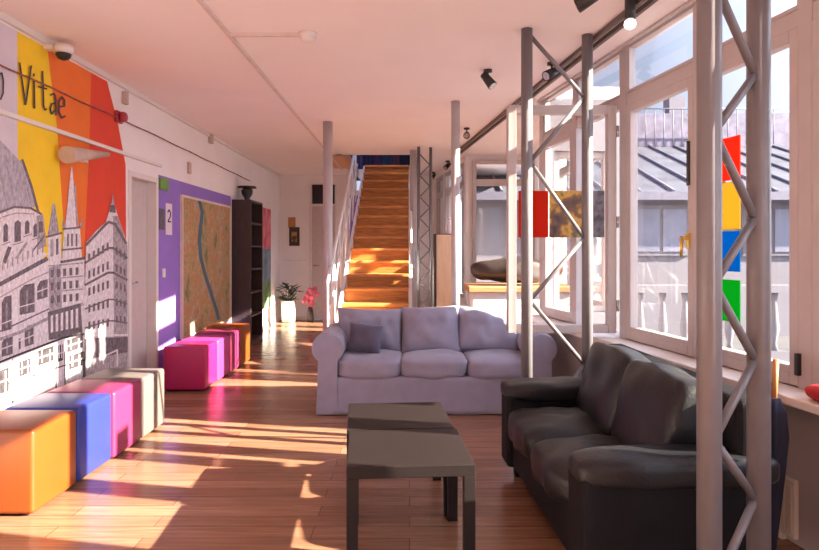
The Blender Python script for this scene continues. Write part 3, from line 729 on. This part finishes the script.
# ------------------------------------------------------------------ black sofa
ang = math.atan2(1,-.05)
bs = empty('leather_sofa', (.62,2.34,0), ang); tag(bs, 'black leather two-seat sofa with padded arms below the windows', 'sofa')
LN, DP = 1.60, .77
MB().box(.08,LN-.08,-DP+.05,-.05,.09,.30).build('base', M['leatherpanel'], bs, .015, 3)
MB().box(.05,LN-.05,-DP,-DP+.14,.09,.78).build('back_panel', M['leatherpanel'], bs, .03, 4)
for x0 in (0, LN-.23):
    MB().box(x0+.015,x0+.215,-DP+.04,-.02,.08,.50).build('arm_panel', M['leatherpanel'], bs, .02, 3)
    MB().cushion((x0+.115,-.40,.512), (.25,.78,.12), p=4, puff=.15, wr=.018, seed=x0*3+1, n=11).build('arm_pad', M['leather'], bs)
    for y in (-.10,-DP+.10): MB().lathe([(.022,0),(.03,.09)], c=(x0+.115,y,0)).build('foot', M['black'], bs)
for k in range(2):
    xc = .23+.285+k*.57
    MB().cushion((xc,-.29,.36), (.575,.60,.17), p=5, puff=.3, wr=.03, seed=k+3, n=13, freq=7).build('seat_cushion', M['leather'], bs)
    MB().cushion((xc,-.535,.60), (.585,.44,.20), p=6.5, puff=.16, wr=.024, seed=k+13, n=15, rot=RX(math.radians(-74)), freq=6).build('back_cushion', M['leather'], bs)

# ------------------------------------------------------------------ two coffee tables pushed together
def side_table():
    o = empty('side_table', (0,0,0))
    MB().box(-.27,.27,-.275,.275,.40,.45).build('tabletop', M['tabletop'], o, .003)
    for sx_ in (-1,1):
        for sy_ in (-1,1):
            MB().box(min(sx_*.27,sx_*.222),max(sx_*.27,sx_*.222),min(sy_*.275,sy_*.227),max(sy_*.275,sy_*.227),0,.40).build('leg', M['tabletop'], o, .002)
    return o
ta = math.radians(4.2)
t1 = side_table(); t1.location = (-.012,2.94,0); t1.rotation_euler = (0,0,ta); tag(t1, 'square dark brown side table nearer the camera of the pushed-together pair', 'table', 'dark side tables')
t2 = dup(t1, (-.012-.57*math.sin(ta)-.012,2.94+.562,0), ta); tag(t2, 'square dark brown side table of the pair nearer the pale sofa', 'table', 'dark side tables')

# ------------------------------------------------------------------ poufs along the left wall
def pouf(y0, y1, x0, x1, h, mt, label, group, rz=0):
    m = MB(); m.box(x0,x1,y0,y1,.012,h)
    o = m.build('cube_pouf', mt, None, .022, 4); 
    for p in o.data.polygons: p.use_smooth = True
    return tag(o, label, 'pouf', group)
G1_, G2_ = 'cube poufs under the mural', 'cube poufs under the city map'
pouf(3.23,3.66,-2.36,-1.90,.44,M['orange'],'orange cube pouf at the near end of the row under the mural',G1_)
pouf(3.68,4.09,-2.34,-1.90,.44,M['blue'],'blue cube pouf under the mural',G1_)
pouf(4.10,4.52,-2.34,-1.89,.44,M['pink'],'bright pink cube pouf between the blue and taupe ones',G1_)
pouf(4.53,4.95,-2.34,-1.89,.44,M['taupe'],'taupe grey cube pouf nearest the white door',G1_)
pouf(6.10,6.50,-2.35,-1.95,.43,M['magenta'],'deep magenta cube pouf nearest the camera under the map',G2_)
pouf(6.53,6.93,-2.35,-1.95,.43,M['violet'],'violet-pink cube pouf second under the map',G2_)
pouf(6.96,7.36,-2.35,-1.94,.44,M['pink'],'light pink cube pouf under the map next to the orange one',G2_)
pouf(7.40,7.82,-2.36,-1.94,.46,M['orange'],'orange cube pouf at the far end beside the bookcase',G2_)

# ------------------------------------------------------------------ bay furniture
o = empty('tall_cabinet', (.30,7.9,0)); tag(o, 'tall narrow cabinet with dark side behind the pale sofa by the windows', 'cabinet')
MB().box(0,.03,.0,.42,0,1.55).box(.03,.27,.05,.42,0,1.55).build('carcass', M['shelf'], o, .004)
MB().box(.032,.27,.02,.048,.04,1.54).build('door', M['beech'], o, .004)
o = empty('bottle', (.50,8.02,1.55)); tag(o, 'small white bottle on top of the tall narrow cabinet', 'bottle')
MB().lathe([(.04,0),(.042,.01),(.042,.11),(.018,.15),(.018,.18)]).build('bottle_body', M['trim'], o); MB().lathe([(.02,.18),(.02,.205),(.005,.207)]).build('cap', M['trim'], o)
o = empty('window_bench', (1.18,7.7,0)); tag(o, 'orange oak bench unit in the bay behind the pale sofa', 'bench')
MB().box(-.50,.78,-.34,.42,.86,.93).build('top_board', M['oak'], o, .01)
MB().box(-.44,.72,-.30,.38,.0,.858).build('body', M['wall'], o)
o = empty('bolster', (1.20,7.66,.985)); tag(o, 'large dark brown leather bolster lying on the oak bench', 'cushion')
MB().cushion((.08,.02,.125), (1.10,.40,.25), p=3, puff=.15, wr=.03, seed=4, n=11).build('cushion_body', M['leatherbrown'], o)
MB().cushion((.18,-.20,.11), (.42,.10,.19), p=3, puff=.2, wr=.02, seed=6, n=9).build('front_pocket', M['taupe'], o)

# ------------------------------------------------------------------ small things by the near windows
o = empty('folded_umbrella', (1.50,2.71,0)); tag(o, 'folded navy umbrella with wooden handle leaning on the window sill', 'umbrella')
tp = Vector((.075,.04,.88)); 
dirv = tp.normalized()
prof = [(.012,.02),(.036,.10),(.048,.35),(.056,.56),(.044,.66),(.02,.72)]
def ufn(x,y,z): return Vector((x,y,0))*(1+.22*math.sin(6*math.atan2(y,x)))+dirv*z
MB().lathe(prof, n=36, fn=ufn).build('canopy', M['navy'], o)
MB().tube(dirv*0,dirv*.72,.006).build('shaft', M['black'], o)
MB().tube(dirv*.70,dirv*.885,.013,.012).build('handle', M['wood'], o)
o = empty('convector_radiator', RW(.2,-.01,.0)); tag(o, 'low cream convector heater on the floor below the sill', 'radiator')
inv = Vector(o.location); fn = lambda s,o_,z: RW(s,o_,z)-inv
MB().box(-.03,.75,-.028,-.0005,.03,.30,fn).build('casing', M['radiator'], o, .008)
for k in range(19): MB().box(-.015+k*.04,-.015+k*.04+.02,-.033,-.028,.06,.27,fn).build('fin', M['radiator'], o)
for s in (.05,.6): MB().box(s,s+.05,-.025,-.002,0,.03,fn).build('foot', M['radiator'], o)
m = MB(); fn = lambda x,y,z: RW(-.34+y, -.085+x, .72+z)
m.cushion((0,0,.035), (.15,.28,.065), p=3, puff=.3, wr=.015, seed=3, n=8)
for v in m.bm.verts: v.co = fn(*v.co)
tag(m.build('folded_cloth', M['red']), 'red folded cloth lying on the white window sill at the right edge', 'cloth')
# coloured sheets on the panes
def sheet(s0, s1, z0, z1, mt, label):
    o = MB().box(s0,s1,.026,.033,z0,z1,RW).build('window_film', mt); return tag(o, label, 'window sticker', 'coloured squares on the window')
sheet(.42,.60,1.725,1.955,M['fR'],'red square stuck on the window behind the near truss, topmost of four')
sheet(.42,.60,1.46,1.715,M['fY'],'yellow square on the window pane between the red and blue ones')
sheet(.42,.60,1.235,1.45,M['fB'],'blue square on the window pane under the yellow one')
sheet(.42,.60,.965,1.19,M['fG'],'green square on the window, lowest of the four')
hp, dx, dy = SASH
def on_sash(s0,s1,z0,z1,mt,name,label,cat,layer=0):
    fo = lambda s,o_,z: hp+dx*s+dy*o_+Vector((0,0,z))
    # the room side of the open casement faces the camera
    side = 1 if dy.y < 0 else -1
    return tag(MB().box(s0,s1,*sorted((side*.0055,side*.009)),z0,z1,fo).build(name, mt), label, cat)
on_sash(.485,.70,1.44,1.775,M['fR'],'window_film','red square stuck on the open casement beside the poster','window sticker')
on_sash(.225,.478,1.44,1.775,M['poster'],'poster','dark orange and brown printed poster on the open casement','poster')
on_sash(.08,.215,1.44,1.775,M['poster2'],'poster','dark grey printed sheet on the open casement next to hinge side','poster')

# ------------------------------------------------------------------ outside
struct(MB().box(1.9,14,-3,24,-.5,-.2).build('terrace_ground', M['concrete']))
hs = empty('neighbouring_house', (5.5,11.5,-.2)); tag(hs, 'pale neighbouring house with a seamed zinc roof outside the windows', 'house')
MB().box(-4.4,4.5,0,4.5,0,2.62).build('wall', M['housewall'], hs)
m = MB(); a0, a1 = (-.35,2.56), (4.0,4.05)
m.faces([(-4.6,a0[0],a0[1]),(4.7,a0[0],a0[1]),(4.7,a1[0],a1[1]),(-4.6,a1[0],a1[1]),(-4.6,a0[0],a0[1]-.1),(4.7,a0[0],a0[1]-.1),(4.7,a1[0],a1[1]-.1),(-4.6,a1[0],a1[1]-.1)],
        [(0,1,2,3),(4,7,6,5),(0,4,5,1),(1,5,6,2),(2,6,7,3),(3,7,4,0)])
rf = m.build('roof', M['roof'], hs)
for k in range(16):
    x = -4.5+k*.6; MB().tube((x,a0[0],a0[1]+.02),(x,a1[0],a1[1]+.02),.03,n=6).build('seam', M['seam'], rf)
MB().box(-4.6,4.7,-.42,-.30,2.42,2.56).build('gutter', M['seam'], hs)
MB().box(-3.8,4.6,4.2,8,3.4,4.9).box(-3.4,-2.2,4.3,5.2,4.9,5.3).build('rear_roof', M['darkroof'], hs)
for x in (-3.5,-1.45,.55,2.4):
    f = MB().box(x-.08,x+.98,-.05,.02,1.45,2.36).build('window', M['housewall'], hs); MB().box(x,x+.42,-.07,-.05,1.52,2.28).box(x+.48,x+.9,-.07,-.05,1.52,2.28).build('pane', M['housewin'], f)
MB().box(-2.4,-1.9,5,5.5,4.0,5.6).build('chimney', M['housewall'], hs); MB().box(1.2,1.6,5,5.4,4.0,5.5).build('chimney', M['housewall'], hs)
m = MB()
for k in range(24): m.tube((-1.8+k*.22,3.9,4.1),(-1.8+k*.22,3.9,4.95),.012,n=5)
m.tube((-1.9,3.9,4.95),(3.6,3.9,4.95),.018,n=5); m.build('roof_railing', M['seam'], hs)
bl = empty('balustrade', (4.6,8.6,-.2)); tag(bl, 'white terrace balustrade outside in front of the neighbouring house', 'balustrade')
MB().box(-1.9,4.0,-.08,.08,.98,1.08).build('top_rail', M['housewall'], bl); MB().box(-1.9,4.0,-.06,.06,.0,.2).build('bottom_rail', M['housewall'], bl)
for k in range(20): MB().lathe([(.05,.2),(.03,.3),(.065,.5),(.03,.85),(.05,.98)], c=(-1.8+k*.3,0,0), n=10).build('baluster', M['housewall'], bl)

struct(MB().box(3.2,3.7,4.04,4.9,-.2,4.2).build('wall_sun_blocker', M['housewall']))  # unseen wall added outdoors to shade the pale sofa and open casement
# ------------------------------------------------------------------ light, world, camera
sun_dir = Vector((-math.cos(math.radians(12))*math.cos(math.radians(25.8)), math.sin(math.radians(12))*math.cos(math.radians(25.8)), -math.sin(math.radians(25.8))))
sl = bpy.data.lights.new('sun', 'SUN'); sl.energy = 42; sl.angle = math.radians(.55); sl.color = (1,.86,.68)
so_ = bpy.data.objects.new('sun', sl); COL.objects.link(so_); so_.rotation_euler = (-sun_dir).to_track_quat('Z', 'Y').to_euler(); so_.location = (8,-2,6)
pl = bpy.data.lights.new('stairwell_fill', 'POINT'); pl.energy = 45; pl.color = (.9,.9,1); pl.shadow_soft_size = .15  # added fill light without a fitting, brightens the closed stairwell
po = bpy.data.objects.new('stairwell_fill', pl); COL.objects.link(po); po.location = (-.5,11.2,4.3)
w = bpy.data.worlds.new('sky'); S.world = w; w.use_nodes = True; nt = w.node_tree; nt.nodes.clear(); N = nt.nodes.new; L = nt.links.new
out = N('ShaderNodeOutputWorld'); bg = N('ShaderNodeBackground'); tc = N('ShaderNodeTexCoord'); vm = N('ShaderNodeVectorMath'); vm.operation = 'DOT_PRODUCT'; vm.inputs[1].default_value = tuple(-sun_dir)
sep = N('ShaderNodeSeparateXYZ'); rp = N('ShaderNodeValToRGB')
rp.color_ramp.elements[0].position = 0; rp.color_ramp.elements[0].color = (.66,.72,.88,1); rp.color_ramp.elements[1].position = .6; rp.color_ramp.elements[1].color = (.40,.55,.92,1)
mr = N('ShaderNodeMapRange'); mr.inputs['From Min'].default_value = .1; mr.inputs['From Max'].default_value = 1; mr.inputs['To Min'].default_value = 0; mr.inputs['To Max'].default_value = 1
pw = N('ShaderNodeMath'); pw.operation = 'POWER'; pw.inputs[1].default_value = 2.0
gl = N('ShaderNodeMix'); gl.data_type = 'RGBA'; gl.blend_type = 'ADD'; gl.inputs['Factor'].default_value = 1
sc = N('ShaderNodeVectorMath'); sc.operation = 'SCALE'; sc.inputs[0].default_value = (5.2,5.5,6.2)
L(tc.outputs['Generated'], vm.inputs[0]); L(vm.outputs['Value'], mr.inputs['Value']); L(mr.outputs['Result'], pw.inputs[0]); L(pw.outputs[0], sc.inputs['Scale'])
L(tc.outputs['Generated'], sep.inputs[0]); L(sep.outputs['Z'], rp.inputs['Fac']); L(rp.outputs['Color'], gl.inputs['A']); L(sc.outputs['Vector'], gl.inputs['B'])
L(gl.outputs['Result'], bg.inputs['Color']); bg.inputs['Strength'].default_value = 1.0; L(bg.outputs[0], out.inputs['Surface'])

cam = bpy.data.cameras.new('camera'); co = bpy.data.objects.new('camera', cam); COL.objects.link(co)
co.location = (0,0,HC); co.rotation_euler = (math.pi/2,0,0)
cam.sensor_width = 36; cam.sensor_fit = 'HORIZONTAL'; cam.lens = 36*F/819; cam.shift_x = 0; cam.shift_y = -25/819; cam.clip_start = .05; cam.clip_end = 200
S.camera = co
S.view_settings.view_transform = 'Standard'; S.view_settings.look = 'None'; S.view_settings.gamma = 1; S.view_settings.exposure = 0.02
try: S.view_settings.use_curve_mapping = False
except Exception: pass
S.cycles.use_denoising = True
S.cycles.max_bounces = 12; S.cycles.diffuse_bounces = 6; S.cycles.glossy_bounces = 4; S.cycles.transparent_max_bounces = 24
S.cycles.sample_clamp_indirect = 8
